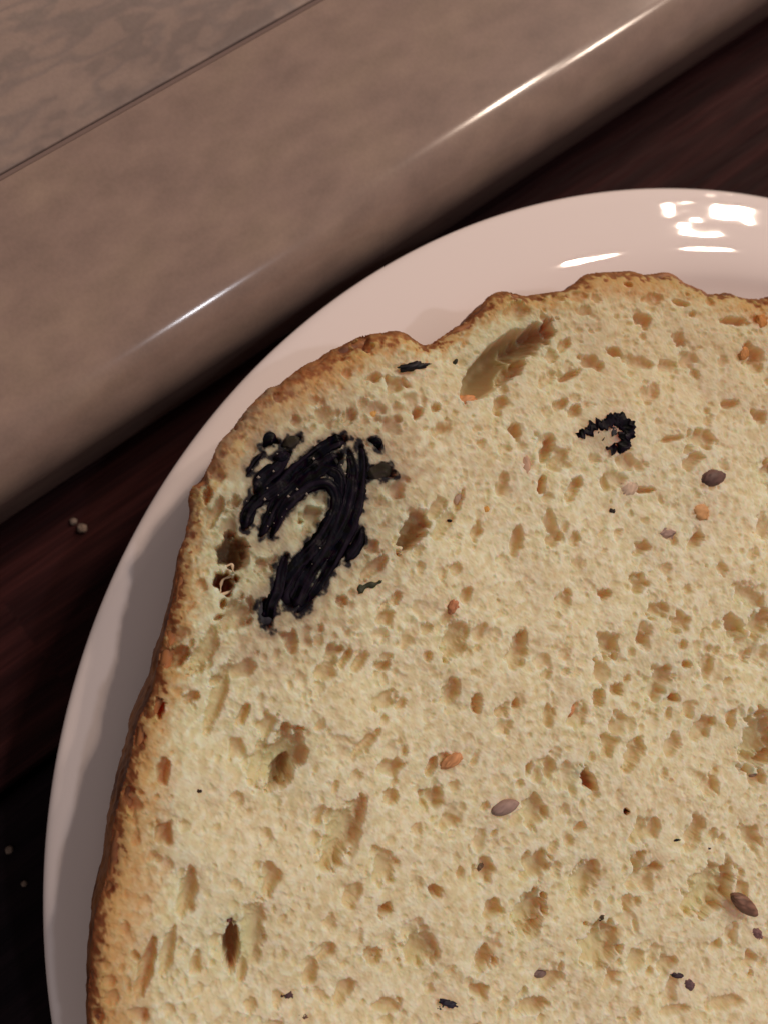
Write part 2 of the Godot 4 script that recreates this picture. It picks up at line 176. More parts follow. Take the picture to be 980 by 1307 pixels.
# ------------------------------------------------------------------ helpers
func mesh_of(v: PackedVector3Array, ix: PackedInt32Array, col := PackedColorArray(), uv := PackedVector2Array()) -> ArrayMesh:
	var n := PackedVector3Array()
	n.resize(v.size())
	for t in range(0, ix.size(), 3):
		var a := ix[t]
		var b := ix[t + 1]
		var c := ix[t + 2]
		var fn := (v[c] - v[a]).cross(v[b] - v[a])
		n[a] += fn
		n[b] += fn
		n[c] += fn
	for i in n.size():
		n[i] = n[i].normalized()
	var arrays := []
	arrays.resize(Mesh.ARRAY_MAX)
	arrays[Mesh.ARRAY_VERTEX] = v
	arrays[Mesh.ARRAY_NORMAL] = n
	if col.size():
		arrays[Mesh.ARRAY_COLOR] = col
	if uv.size():
		arrays[Mesh.ARRAY_TEX_UV] = uv
	arrays[Mesh.ARRAY_INDEX] = ix
	var m := ArrayMesh.new()
	m.add_surface_from_arrays(Mesh.PRIMITIVE_TRIANGLES, arrays)
	return m


func obj(called: String, m: Mesh, mat: Material, parent: Node = self, label := "") -> MeshInstance3D:
	var o := MeshInstance3D.new()
	o.name = called
	o.mesh = m
	o.material_override = mat
	if label:
		o.set_meta("label", label)
	parent.add_child(o, true)
	return o


func thing(called: String, label: String, category: String, at := Vector3.ZERO, group := "") -> Node3D:
	var o := Node3D.new()
	o.name = called
	o.position = at
	o.set_meta("label", label)
	o.set_meta("category", category)
	if group:
		o.set_meta("group", group)
	add_child(o, true)
	return o


func grid_index(rows: int, cols: int, closed := false, flip := false) -> PackedInt32Array:
	var ix := PackedInt32Array()
	for r in rows - 1:
		for c in (cols if closed else cols - 1):
			var a := r * cols + c
			var b := r * cols + (c + 1) % cols
			var d := (r + 1) * cols + c
			var e := (r + 1) * cols + (c + 1) % cols
			if flip:
				ix.append_array([a, d, b, b, d, e])
			else:
				ix.append_array([a, b, d, b, e, d])
	return ix


func paint(c: Color, rough: float, spec := 0.5) -> StandardMaterial3D:
	var m := StandardMaterial3D.new()
	m.albedo_color = c.linear_to_srgb()
	m.roughness = rough
	m.metallic_specular = spec
	return m


func tinted(rough: float, spec := 0.5) -> StandardMaterial3D:
	var m := paint(Color.WHITE, rough, spec)
	m.vertex_color_use_as_albedo = true
	return m


func noise(freq: float, octaves := 1, kind := FastNoiseLite.TYPE_SIMPLEX_SMOOTH, sd := 1) -> FastNoiseLite:
	var n := FastNoiseLite.new()
	n.noise_type = kind
	n.frequency = freq
	n.seed = sd
	n.fractal_type = FastNoiseLite.FRACTAL_FBM if octaves > 1 else FastNoiseLite.FRACTAL_NONE
	n.fractal_octaves = octaves
	return n


func sstep(a: float, b: float, x: float) -> float:
	var t := clampf((x - a) / (b - a), 0.0, 1.0)
	return t * t * (3.0 - 2.0 * t)


# ------------------------------------------------------------------ table
func build_table() -> void:
	var table := Node3D.new()
	table.name = "table_top"
	table.set_meta("kind", "structure")
	add_child(table, true)
	var streak := noise(0.035, 4, FastNoiseLite.TYPE_SIMPLEX, 5)
	var fine := noise(0.16, 3, FastNoiseLite.TYPE_SIMPLEX, 6)
	var im := Image.create(512, 512, false, Image.FORMAT_RGB8)
	var hi := Image.create(512, 512, false, Image.FORMAT_RGB8)
	for y in 512:
		for x in 512:
			var s := streak.get_noise_2d(x * 0.11, y * 1.3) * 0.5 + 0.5
			var g := fine.get_noise_2d(x * 0.09, y * 2.2) * 0.5 + 0.5
			var t := clampf(s * 0.65 + g * 0.45 - 0.05, 0.0, 1.0)
			var c := Color(0.014, 0.0045, 0.0052).lerp(Color(0.066, 0.019, 0.018), t * t)
			im.set_pixel(x, y, c.linear_to_srgb())
			hi.set_pixel(x, y, Color(g, g, g))
	var m := paint(Color.WHITE, 0.6, 0.16)
	m.albedo_texture = ImageTexture.create_from_image(im)
	m.heightmap_enabled = true
	m.heightmap_scale = 0.02
	m.heightmap_texture = ImageTexture.create_from_image(hi)
	var grey := m.duplicate()
	grey.albedo_color = Color(0.62, 0.80, 0.92)
	# each board a bevelled bar running along the ledge
	for k in 9:
		var w0 := -0.175 + 0.045 * k
		var w1 := w0 + 0.0442
		var prof := [[w0, -0.02], [w0, -0.0012], [w0 + 0.0005, -0.0003], [w0 + 0.0014, 0.0], [w1 - 0.0014, 0.0], [w1 - 0.0005, -0.0003], [w1, -0.0012], [w1, -0.02]]
		var v := PackedVector3Array()
		var uv := PackedVector2Array()
		for p in prof:
			for e in [-0.34, 0.36]:
				v.append(EDGE_DIR * e + EDGE_OUT * p[0] + Vector3(0, p[1], 0))
				uv.append(Vector2(e / 0.16 + k * 0.37, (p[0] - w0 + absf(p[1])) / 0.09 + k * 0.613))
		var ix := grid_index(prof.size(), 2, false, false)
		ix.append_array([0, 2, 4, 0, 4, 14, 4, 10, 14, 4, 6, 10, 6, 8, 10, 10, 12, 14])
		ix.append_array([1, 5, 3, 1, 15, 5, 5, 15, 11, 5, 11, 7, 7, 11, 9, 11, 15, 13])
		obj("plank", mesh_of(v, ix, PackedColorArray(), uv), grey if k == 4 else m, table)
	var under := BoxMesh.new()
	under.size = Vector3(0.7, 0.01, 0.44)
	var u := obj("underlay", under, paint(Color(0.006, 0.003, 0.003), 0.9, 0.2), table)
	u.transform = Transform3D(Basis(EDGE_DIR, Vector3.UP, EDGE_OUT), EDGE_OUT * 0.02 + Vector3(0, -0.0262, 0))


# ------------------------------------------------------------------ stone ledge
func stone_texture(vein: bool) -> Array:
	var big := noise(0.010, 4, FastNoiseLite.TYPE_SIMPLEX, 11)
	var mid := noise(0.030, 3, FastNoiseLite.TYPE_SIMPLEX, 12)
	var tiny := noise(0.32, 2, FastNoiseLite.TYPE_SIMPLEX, 13)
	var im := Image.create(1024, 512, false, Image.FORMAT_RGB8)
	for y in 512:
		for x in 1024:
			var b := big.get_noise_2d(x, y * 1.6)
			var d := mid.get_noise_2d(x * 0.8, y * 1.5)
			var g := tiny.get_noise_2d(x, y)
			var c := Color(0.295, 0.205, 0.170)
			if vein:
				c = Color(0.345, 0.255, 0.218)
				var w := absf(mid.get_noise_2d(x * 0.35 + 300.0, y * 1.1) + 0.35 * b)
				c = c.lerp(Color(0.20, 0.165, 0.160), 0.5 * (1.0 - sstep(0.0, 0.35, w)))
				c = c.lerp(Color(0.225, 0.180, 0.160), 0.7 * sstep(0.1, 0.5, d + 0.5 * b))
				var belt := sstep(150.0, 225.0, y) * (1.0 - sstep(232.0, 240.0, y)) * clampf(0.55 + b * 0.6 + d, 0.0, 1.0)
				c = c.lerp(Color(0.195, 0.145, 0.132), 0.65 * belt)
			else:
				c = c.lerp(Color(0.325, 0.232, 0.182), clampf(b * 0.9, 0.0, 1.0))
				c = c.lerp(Color(0.258, 0.178, 0.152), clampf(-b * 0.8, 0.0, 1.0))
			c = c * (1.0 + d * 0.13 + g * 0.06)
			c.a = 1.0
			im.set_pixel(x, y, c.linear_to_srgb())
	return [ImageTexture.create_from_image(im)]


func sweep_along(prof: Array, s0: float, s1: float) -> ArrayMesh:
	var v := PackedVector3Array()
	var uv := PackedVector2Array()
	var run := 0.0
	for i in prof.size():
		if i:
			run += Vector2(prof[i][0] - prof[i - 1][0], prof[i][1] - prof[i - 1][1]).length()
		for k in 41:
			var e := lerpf(s0, s1, k / 40.0)
			v.append(EDGE_DIR * e + EDGE_OUT * prof[i][0] + Vector3(0, prof[i][1], 0))
			uv.append(Vector2(e / 0.2 + 0.3, run / 0.1))
	return mesh_of(v, grid_index(prof.size(), 41), PackedColorArray(), uv)


func build_ledge() -> void:
	var ledge := thing("stone_ledge", "mottled beige stone ledge with a polished rounded edge running behind the plate", "stone ledge")
	var edge := -0.0197
	var r := 0.0064
	var top := 0.020
	var joint := -0.0452
	var m := paint(Color(0.93, 0.93, 0.93), 0.5, 0.25)
	m.clearcoat_enabled = true
	m.clearcoat = 0.7
	m.clearcoat_roughness = 0.13
	m.albedo_texture = stone_texture(false)[0]
	var m2 := paint(Color(0.93, 0.93, 0.93), 0.4, 0.35)
	m2.albedo_texture = stone_texture(true)[0]
	var prof := [[joint + 0.0003, -0.001], [joint + 0.0003, top - 0.00015], [joint + 0.0005, top - 0.00003]]
	for k in 7:
		prof.append([lerpf(joint + 0.0018, edge - r, k / 6.0), top])
	for k in range(1, 17):
		var a := PI / 2 * k / 16.0
		prof.append([edge - r + sin(a) * r, top - r + cos(a) * r])
	prof.append([edge - 0.0002, 0.006])
	prof.append([edge - 0.0012, 0.0002])
	obj("edge_tile", sweep_along(prof, -0.3, 0.34), m, ledge, "polished beige edge tile with a rounded nose")
	var prof2 := [[-0.17, -0.001], [-0.17, top - 0.0004], [-0.169, top - 0.0002]]
	for k in 9:
		prof2.append([lerpf(-0.168, joint - 0.0012, k / 8.0), top - 0.0002])
	prof2.append_array([[joint - 0.0005, top - 0.00022], [joint - 0.0002, top - 0.00035], [joint - 0.0002, -0.001]])
	obj("field_tile", sweep_along(prof2, -0.3, 0.34), m2, ledge, "veined grey and beige stone tile behind the joint")
	var g := sweep_along([[joint - 0.0004, top - 0.0005], [joint, top - 0.00026], [joint + 0.0005, top - 0.0005]], -0.3, 0.34)
	obj("joint_grout", g, paint(Color(0.20, 0.14, 0.125), 0.9, 0.2), ledge, "thin dark joint between the two tiles")


# ------------------------------------------------------------------ plate
func build_plate() -> void:
	var prof := [[0.0, 6.6], [18.0, 6.5], [33.0, 6.6], [39.0, 7.2], [44.0, 9.4], [48.5, 13.0], [52.5, 16.6], [56.5, 19.4], [60.0, 20.9], [62.0, 21.75], [64.5, 22.0], [67.0, 21.75], [69.5, 21.32], [71.3, 20.95], [72.2, 20.55], [72.6, 20.0], [72.4, 19.4], [71.0, 18.6], [66.0, 17.4], [60.0, 16.4], [54.0, 12.8], [48.0, 7.4], [44.0, 3.2], [42.5, 0.6], [41.6, 0.05], [40.4, 0.1], [39.6, 1.4], [37.0, 2.3], [0.0, 2.4]]
	var c := Curve3D.new()
	for i in prof.size():
		var p := Vector3(prof[i][0], prof[i][1], 0)
		var q := Vector3.ZERO
		if i > 0 and i < prof.size() - 1:
			q = Vector3(prof[i + 1][0] - prof[i - 1][0], prof[i + 1][1] - prof[i - 1][1], 0) / 6.0
			var la := p.distance_to(Vector3(prof[i - 1][0], prof[i - 1][1], 0))
			var lb := p.distance_to(Vector3(prof[i + 1][0], prof[i + 1][1], 0))
			q = q.normalized()
			c.add_point(p, -q * la / 3.0, q * lb / 3.0)
		else:
			c.add_point(p)
	c.bake_interval = 0.36
	var pr := c.get_baked_points()
	var v := PackedVector3Array()
	var wob := noise(0.05, 2, FastNoiseLite.TYPE_SIMPLEX, 21)
	var seg := 620
	for p in pr:
		for k in seg:
			var a := TAU * k / seg
			var r := p.x * 0.001
			var y := p.y + wob.get_noise_3d(cos(a) * p.x, p.y, sin(a) * p.x) * 0.012 * sstep(30.0, 60.0, p.x)
			v.append(Vector3(cos(a) * r, y * 0.001, sin(a) * r))
	var m := paint(Color(0.87, 0.765, 0.75), 0.035, 0.5)
	var t := thing("bread_plate", "small round white glazed plate under the bread slice", "plate", Vector3(0.0592, 0.0, 0.0245))
	obj("plate_body", mesh_of(v, grid_index(pr.size(), seg, true, true)), m, t)


# ------------------------------------------------------------------ bread
func axis(lo: float, f0: float, f1: float, hi: float, cell: float) -> PackedFloat32Array:
	var out := PackedFloat32Array()
	var left := PackedFloat32Array()
	var p := f0
	var c := cell
	while p > lo:
		c = minf(c * 1.06, cell * 5.0)
		p -= c
		left.append(p)
	left.reverse()
	out.append_array(left)
	p = f0
	while p < f1:
		out.append(p)
		p += cell
	c = cell
	while p < hi:
		out.append(p)
		c = minf(c * 1.06, cell * 5.0)
		p += c
	out.append(p)
	return out


func at_index(a: PackedFloat32Array, x: float) -> int:
	return clampi(a.bsearch(x), 0, a.size() - 1)


func height(x: float, z: float) -> float:       # mm above the table, mean of a small patch of the cut face
	var i := at_index(xs, x)
	var j := at_index(zs, z)
	var s := 0.0
	var n := 0
	for dj in range(-3, 4):
		for di in range(-3, 4):
			s += hgt[clampi(j + dj, 0, nz - 1) * nx + clampi(i + di, 0, nx - 1)]
			n += 1
	return s / n


func build_bread() -> void:
	var slice := thing("bread_slice", "cut slice of pale seeded bread with browned crust and a dark folded filling", "bread slice")
	# outline, resampled
	var poly := []
	var no := OUTLINE.size()
	for i in no:
		var a: Array = OUTLINE[i]
		var b: Array = OUTLINE[(i + 1) % no]
		var z0: Array = OUTLINE[(i - 1 + no) % no]
		var z1: Array = OUTLINE[(i + 2) % no]
		var len := Vector2(a[0] - b[0], a[1] - b[1]).length()
		var steps := maxi(1, int(round(len / 0.45)))
		for s in steps:
			var t := float(s) / steps
			var row := []
			for k in 5:
				if k < 2:
					row.append(cubic_interpolate(a[k], b[k], z0[k], z1[k], t))
				else:
					row.append(lerpf(a[k], b[k], t))
			poly.append(row)
	var np := poly.size()
	# coarse distance field with the rim widths of the nearest outline point
	var gx0 := -14.0
	var gz0 := -38.0
	var gw := 240
	var gh := 240
	var gs := 0.5
	var sd := PackedFloat32Array()
	var sb := PackedFloat32Array()
	var so := PackedFloat32Array()
	sd.resize(gw * gh)
	sb.resize(gw * gh)
	so.resize(gw * gh)
	sd.fill(1e9)
	# propagate: exact near the outline, then sweep
	var near := PackedInt32Array()
	near.resize(gw * gh)
	near.fill(-1)
	for k in np:
		var px: float = poly[k][0]
		var pz: float = poly[k][1]
		var ci := int((px - gx0) / gs)
		var cj := int((pz - gz0) / gs)
		for j in range(maxi(0, cj - 9), mini(gh, cj + 10)):
			for i in range(maxi(0, ci - 9), mini(gw, ci + 10)):
				var dx := gx0 + i * gs - px
				var dz := gz0 + j * gs - pz
				var d := dx * dx + dz * dz
				if d < sd[j * gw + i]:
					sd[j * gw + i] = d
					near[j * gw + i] = k
	var p2 := PackedVector2Array()
	for k in np:
		p2.append(Vector2(poly[k][0], poly[k][1]))
	for j in gh:
		for i in gw:
			var q := j * gw + i
			var pt := Vector2(gx0 + i * gs, gz0 + j * gs)
			var k := near[q]
			var dist := 6.0
			if k >= 0:
				for m in [-1, 0]:
					var a := p2[(k + m + np) % np]
					var b := p2[(k + m + 1) % np]
					dist = minf(dist, pt.distance_to(Geometry2D.get_closest_point_to_segment(pt, a, b)))
				sb[q] = poly[k][2]
				so[q] = poly[k][3]
			else:
				sb[q] = 0.6
				so[q] = 1.5
			sd[q] = dist if Geometry2D.is_point_in_polygon(pt, p2) else -dist     # inside positive

	xs = axis(-13.0, -11.0, 57.0, 96.0, 0.097)
	zs = axis(-36.0, -33.5, 39.5, 62.0, 0.097)
	nx = xs.size()
	nz = zs.size()
	var total := nx * nz
	hgt.resize(total)
	var dep := PackedFloat32Array()
	dep.resize(total)
	var skin := PackedFloat32Array()
	skin.resize(total)
	var dark := PackedFloat32Array()
	dark.resize(total)
	var dist_in := PackedFloat32Array()
	dist_in.resize(total)
	var wide_b := PackedFloat32Array()
	wide_b.resize(total)
	var wide_o := PackedFloat32Array()
	wide_o.resize(total)
	var wa := PackedFloat32Array()
	wa.resize(total)
	var wb := PackedFloat32Array()
	wb.resize(total)
	var warp1 := noise(0.75, 1, FastNoiseLite.TYPE_SIMPLEX, 31)
	var warp2 := noise(2.1, 2, FastNoiseLite.TYPE_SIMPLEX, 32)
	var q := 0
	for j in nz:
		var fz := (zs[j] - gz0) / gs
		var jj := clampi(int(fz), 0, gh - 2)
		var tz := fz - jj
		for i in nx:
			var fx := (xs[i] - gx0) / gs
			var ii := clampi(int(fx), 0, gw - 2)
			var tx := fx - ii
			var o := jj * gw + ii
			dist_in[q] = (sd[o] * (1 - tx) + sd[o + 1] * tx) * (1 - tz) + (sd[o + gw] * (1 - tx) + sd[o + gw + 1] * tx) * tz
			wide_b[q] = (sb[o] * (1 - tx) + sb[o + 1] * tx) * (1 - tz) + (sb[o + gw] * (1 - tx) + sb[o + gw + 1] * tx) * tz
			wide_o[q] = (so[o] * (1 - tx) + so[o + 1] * tx) * (1 - tz) + (so[o + gw] * (1 - tx) + so[o + gw + 1] * tx) * tz
			if dist_in[q] > -0.5:
				wa[q] = warp1.get_noise_2d(xs[i], zs[j])
				wb[q] = warp2.get_noise_2d(xs[i], zs[j])
			q += 1

	# dark filling: where it stains and where it lies
	var sunk := PackedFloat32Array()
	sunk.resize(total)
	var halo := PackedFloat32Array()
	halo.resize(total)
	for fold in FOLDS:
		for s in fold.size() - 1:
			var a := Vector2(fold[s][0], fold[s][1])
			var b := Vector2(fold[s + 1][0], fold[s + 1][1])
			var ra: float = fold[s][2]
			var rb: float = fold[s + 1][2]
			var reach := maxf(ra, rb) + 6.5
			for j in range(at_index(zs, minf(a.y, b.y) - reach), at_index(zs, maxf(a.y, b.y) + reach)):
				for i in range(at_index(xs, minf(a.x, b.x) - reach), at_index(xs, maxf(a.x, b.x) + reach)):
					var pt := Vector2(xs[i], zs[j])
					var ab := b - a
					var t := clampf((pt - a).dot(ab) / maxf(ab.length_squared(), 1e-6), 0.0, 1.0)
					var e := pt.distance_to(a + ab * t) - lerpf(ra, rb, t)
					var ha := 1.0 - clampf(e / 5.5 + 0.3 * wa[j * nx + i], 0.0, 1.0)
					if ha > halo[j * nx + i]:
						halo[j * nx + i] = ha
					var su := 1.0 - sstep(-0.30, 0.06, e)
					if su > sunk[j * nx + i]:
						sunk[j * nx + i] = su
					var m := 1.0 - sstep(0.05, 1.1, e + 0.25 * wa[j * nx + i])
					if m > dark[j * nx + i]:
						dark[j * nx + i] = m

	# pores: the ones that can be told apart, then the ones that cannot
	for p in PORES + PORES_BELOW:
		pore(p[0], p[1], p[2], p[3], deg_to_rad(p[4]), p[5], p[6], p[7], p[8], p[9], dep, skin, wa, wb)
	var thick := noise(0.13, 2, FastNoiseLite.TYPE_SIMPLEX, 45)
	var bands := [[240, 0.75, 1.35, 0.5, 1.3], [1000, 0.42, 0.75, 0.2, 0.75], [4600, 0.2, 0.42, 0.06, 0.30]]
	for band in bands:
		for k in band[0]:
			var x := rng.randf_range(-9, 70)
			var z := rng.randf_range(-32, 50)
			if thick.get_noise_2d(x, z) > rng.randf_range(0.05, 0.9):
				continue
			var a := rng.randf_range(band[1], band[2])
			var cut := rng.randf()
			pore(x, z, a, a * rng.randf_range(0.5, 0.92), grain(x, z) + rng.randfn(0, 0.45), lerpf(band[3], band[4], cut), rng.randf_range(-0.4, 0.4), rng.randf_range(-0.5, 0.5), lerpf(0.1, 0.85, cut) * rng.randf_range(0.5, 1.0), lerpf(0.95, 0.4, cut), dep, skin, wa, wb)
	for k in 7000:
		var x := rng.randf_range(-9, 58)
		var z := rng.randf_range(-32, 41)
		var a := rng.randf_range(0.25, 0.75)
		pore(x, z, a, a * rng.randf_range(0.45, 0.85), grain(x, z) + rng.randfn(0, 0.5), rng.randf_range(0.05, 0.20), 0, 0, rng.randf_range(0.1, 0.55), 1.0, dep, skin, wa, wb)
	var fine := PackedFloat32Array()
	fine.resize(total)
	for k in 9000:
		var x := rng.randf_range(-9, 58)
		var z := rng.randf_range(-32, 41)
		var a := rng.randf_range(0.12, 0.24)
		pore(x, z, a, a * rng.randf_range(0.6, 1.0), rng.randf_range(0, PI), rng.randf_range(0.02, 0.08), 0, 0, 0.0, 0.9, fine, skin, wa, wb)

	# the curled skin lies on closed crumb
	var curl := [[36.22, -15.51]]
	for j in nz:
		for i in nx:
			var e := Vector2(xs[i] - curl[0][0], (zs[j] - curl[0][1]) * 1.4).length()
			if e < 3.6:
				dep[j * nx + i] *= sstep(2.4, 3.6, e)
				halo[j * nx + i] = maxf(halo[j * nx + i], 0.65 * (1.0 - sstep(1.2, 2.8, e)))
	# height and colour of every point of the cut face
	var wave := noise(0.07, 3, FastNoiseLite.TYPE_SIMPLEX, 41)
	var lump := noise(0.55, 3, FastNoiseLite.TYPE_SIMPLEX, 42)
	var grit := noise(2.4, 2, FastNoiseLite.TYPE_SIMPLEX, 43)
	var thread := noise(0.85, 3, FastNoiseLite.TYPE_SIMPLEX, 49)
	thread.fractal_type = FastNoiseLite.FRACTAL_RIDGED
	var mottle := noise(0.8, 4, FastNoiseLite.TYPE_SIMPLEX, 48)
	var patch := noise(0.22, 3, FastNoiseLite.TYPE_SIMPLEX, 46)
	var ragged := noise(0.9, 3, FastNoiseLite.TYPE_SIMPLEX, 47)
	var col := PackedColorArray()
	col.resize(total)
	var pos := PackedVector3Array()
	pos.resize(total)
	var keep := PackedByteArray()
	keep.resize(total)
	q = 0
	for j in nz:
		for i in nx:
			var x := xs[i]
			var z := zs[j]
			var d := dist_in[q]
			var rg := ragged.get_noise_2d(x, z)
			if d > -0.35:
				keep[q] = 1
				var in_pore := clampf(dep[q] * 1.2, 0.0, 1.0)
				var dk := dark[q]
				var y := wave.get_noise_2d(x, z) * 0.45 + lump.get_noise_2d(x, z) * 0.03 + grit.get_noise_2d(x, z) * 0.02 * (1.0 - 0.5 * in_pore)
				var th := sstep(0.25, 0.95, thread.get_noise_2d(x, z)) * (1.0 - 0.7 * in_pore)
				y += th * 0.07
				y -= (dep[q] * 0.82 + fine[q] * 0.7 * (1.0 - clampf(dep[q] - 1.0, 0.0, 1.0))) * (1.0 - 0.8 * sstep(0.6, 1.0, dk))
				y -= 0.8 * sunk[q]
				# the face rolls over into the crust
				var lip := clampf(1.0 - d / 1.3, 0.0, 1.3)
				y -= lip * lip * 0.75
				y += rg * 0.07 * (1.0 - sstep(0.0, 2.0, d))
				hgt[q] = TOP + y
				pos[q] = Vector3(x, TOP + y, z) * 0.001
				# colour: cream crumb, tan to brown inside pores (stronger in deep ones), orange then brown towards the crust, grey-purple round the filling
				var pt := patch.get_noise_2d(x, z)
				var c := Color(0.82, 0.735, 0.53).lerp(Color(0.78, 0.675, 0.445), clampf(0.5 + pt * 0.9, 0.0, 1.0))
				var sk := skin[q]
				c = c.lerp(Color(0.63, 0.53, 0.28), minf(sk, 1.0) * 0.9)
				c = c.lerp(Color(0.87, 0.82, 0.65), 0.35 * th)
				var mo := mottle.get_noise_2d(x, z)
				c = c.lerp(Color(0.855, 0.80, 0.625), 0.75 * sstep(0.02, 0.5, mo) * (1.0 - minf(sk, 1.0)))
				c = c.lerp(Color(0.64, 0.50, 0.285), (0.30 * sstep(0.05, 0.5, -mo)) * (1.0 - minf(sk, 1.0)))
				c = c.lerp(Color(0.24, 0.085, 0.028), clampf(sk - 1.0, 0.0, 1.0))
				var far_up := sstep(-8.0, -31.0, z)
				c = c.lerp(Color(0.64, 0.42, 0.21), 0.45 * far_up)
				var o := 1.0 - sstep(wide_b[q], wide_b[q] + wide_o[q] * 1.75, d + rg * 0.9 + pt * 0.5)
				c = c.lerp(Color(0.58, 0.30, 0.11), o * 0.92)
				var b := 1.0 - sstep(wide_b[q] * 0.45, wide_b[q] * 1.1, d + rg * 0.75 + lump.get_noise_2d(x * 2.0, z * 2.0) * 0.35)
				c = c.lerp(Color(0.23, 0.064, 0.022).lerp(Color(0.38, 0.125, 0.042), clampf(0.5 + rg * 1.2, 0.0, 1.0)), b * 0.92)
				c = c.lerp(Color(0.47, 0.325, 0.205), 0.75 * halo[q])
				if dk > 0.0:
					c = c.lerp(Color(0.36, 0.27, 0.20), 0.55 * sstep(0.0, 0.8, dk + rg * 0.3))
					c = c.lerp(Color(0.014, 0.011, 0.014), sstep(0.80, 1.0, dk + rg * 0.12 + grit.get_noise_2d(x, z) * 0.06))
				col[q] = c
			q += 1
	var map := PackedInt32Array()
	map.resize(total)
	map.fill(-1)
	var v := PackedVector3Array()
	var vc := PackedColorArray()
	var ix := PackedInt32Array()
	for k in total:
		if keep[k]:
			map[k] = v.size()
			v.append(pos[k])
			vc.append(col[k])
	for j in nz - 1:
		for i in nx - 1:
			var a := map[j * nx + i]
			var b := map[j * nx + i + 1]
			var c := map[(j + 1) * nx + i]
			var d := map[(j + 1) * nx + i + 1]
			if a >= 0 and b >= 0 and d >= 0:
				ix.append(a)
				ix.append(b)
				ix.append(d)
			if a >= 0 and d >= 0 and c >= 0:
				ix.append(a)
				ix.append(d)
				ix.append(c)
	var cm := tinted(0.75, 0.35)
	cm.subsurf_scatter_enabled = true
	cm.subsurf_scatter_strength = 0.5
	obj("crumb", mesh_of(v, ix, vc), cm, slice)
	build_crust(slice, poly)
	build_filling(slice)
	build_inclusions(slice)


func grain(x: float, z: float) -> float:      # the way the pores are drawn out
	var left := 1.0 - sstep(0.0, 24.0, x)
	var up := 1.0 - sstep(-28.0, -8.0, z)
	return deg_to_rad(-(48.0 + 32.0 * left - 40.0 * up * (1.0 - left)))


func pore(x: float, z: float, a: float, b: float, turn: float, depth: float, su: float, sv: float, tan: float, wall: float, dep: PackedFloat32Array, skin: PackedFloat32Array, wa: PackedFloat32Array, wb: PackedFloat32Array) -> void:
	var reach := maxf(a, b) * 1.35
	var ct := cos(turn)
	var st := sin(turn)
	var i0 := at_index(xs, x - reach)
	var i1 := at_index(xs, x + reach)
	var j0 := at_index(zs, z - reach)
	var j1 := at_index(zs, z + reach)
	var k1 := (0.28 if a > 1.3 else 0.38) if a > 0.8 else (0.25 if wall < 0.95 else 0.55)
	var k2 := 0.10 if a > 0.8 else 0.20
	k1 *= sqrt(b / a)
	if a > 4.0:
		k1 *= 0.2
		k2 = 0.0
	for j in range(j0, j1 + 1):
		for i in range(i0, i1 + 1):
			var dx := xs[i] - x
			var dz := zs[j] - z
			var u := (dx * ct + dz * st) / a
			var w := (-dx * st + dz * ct) / b
			var q := j * nx + i
			var r := sqrt(u * u + w * w) + k1 * wa[q] + k2 * wb[q]
			if r < 1.0:
				var s := pow(1.0 - r * r, wall)
				var f := depth * s * clampf(1.0 + su * u + sv * w, 0.05, 2.0)
				if f > dep[q]:
					dep[q] = f
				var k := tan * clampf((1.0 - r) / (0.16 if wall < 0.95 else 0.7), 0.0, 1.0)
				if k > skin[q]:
					skin[q] = k


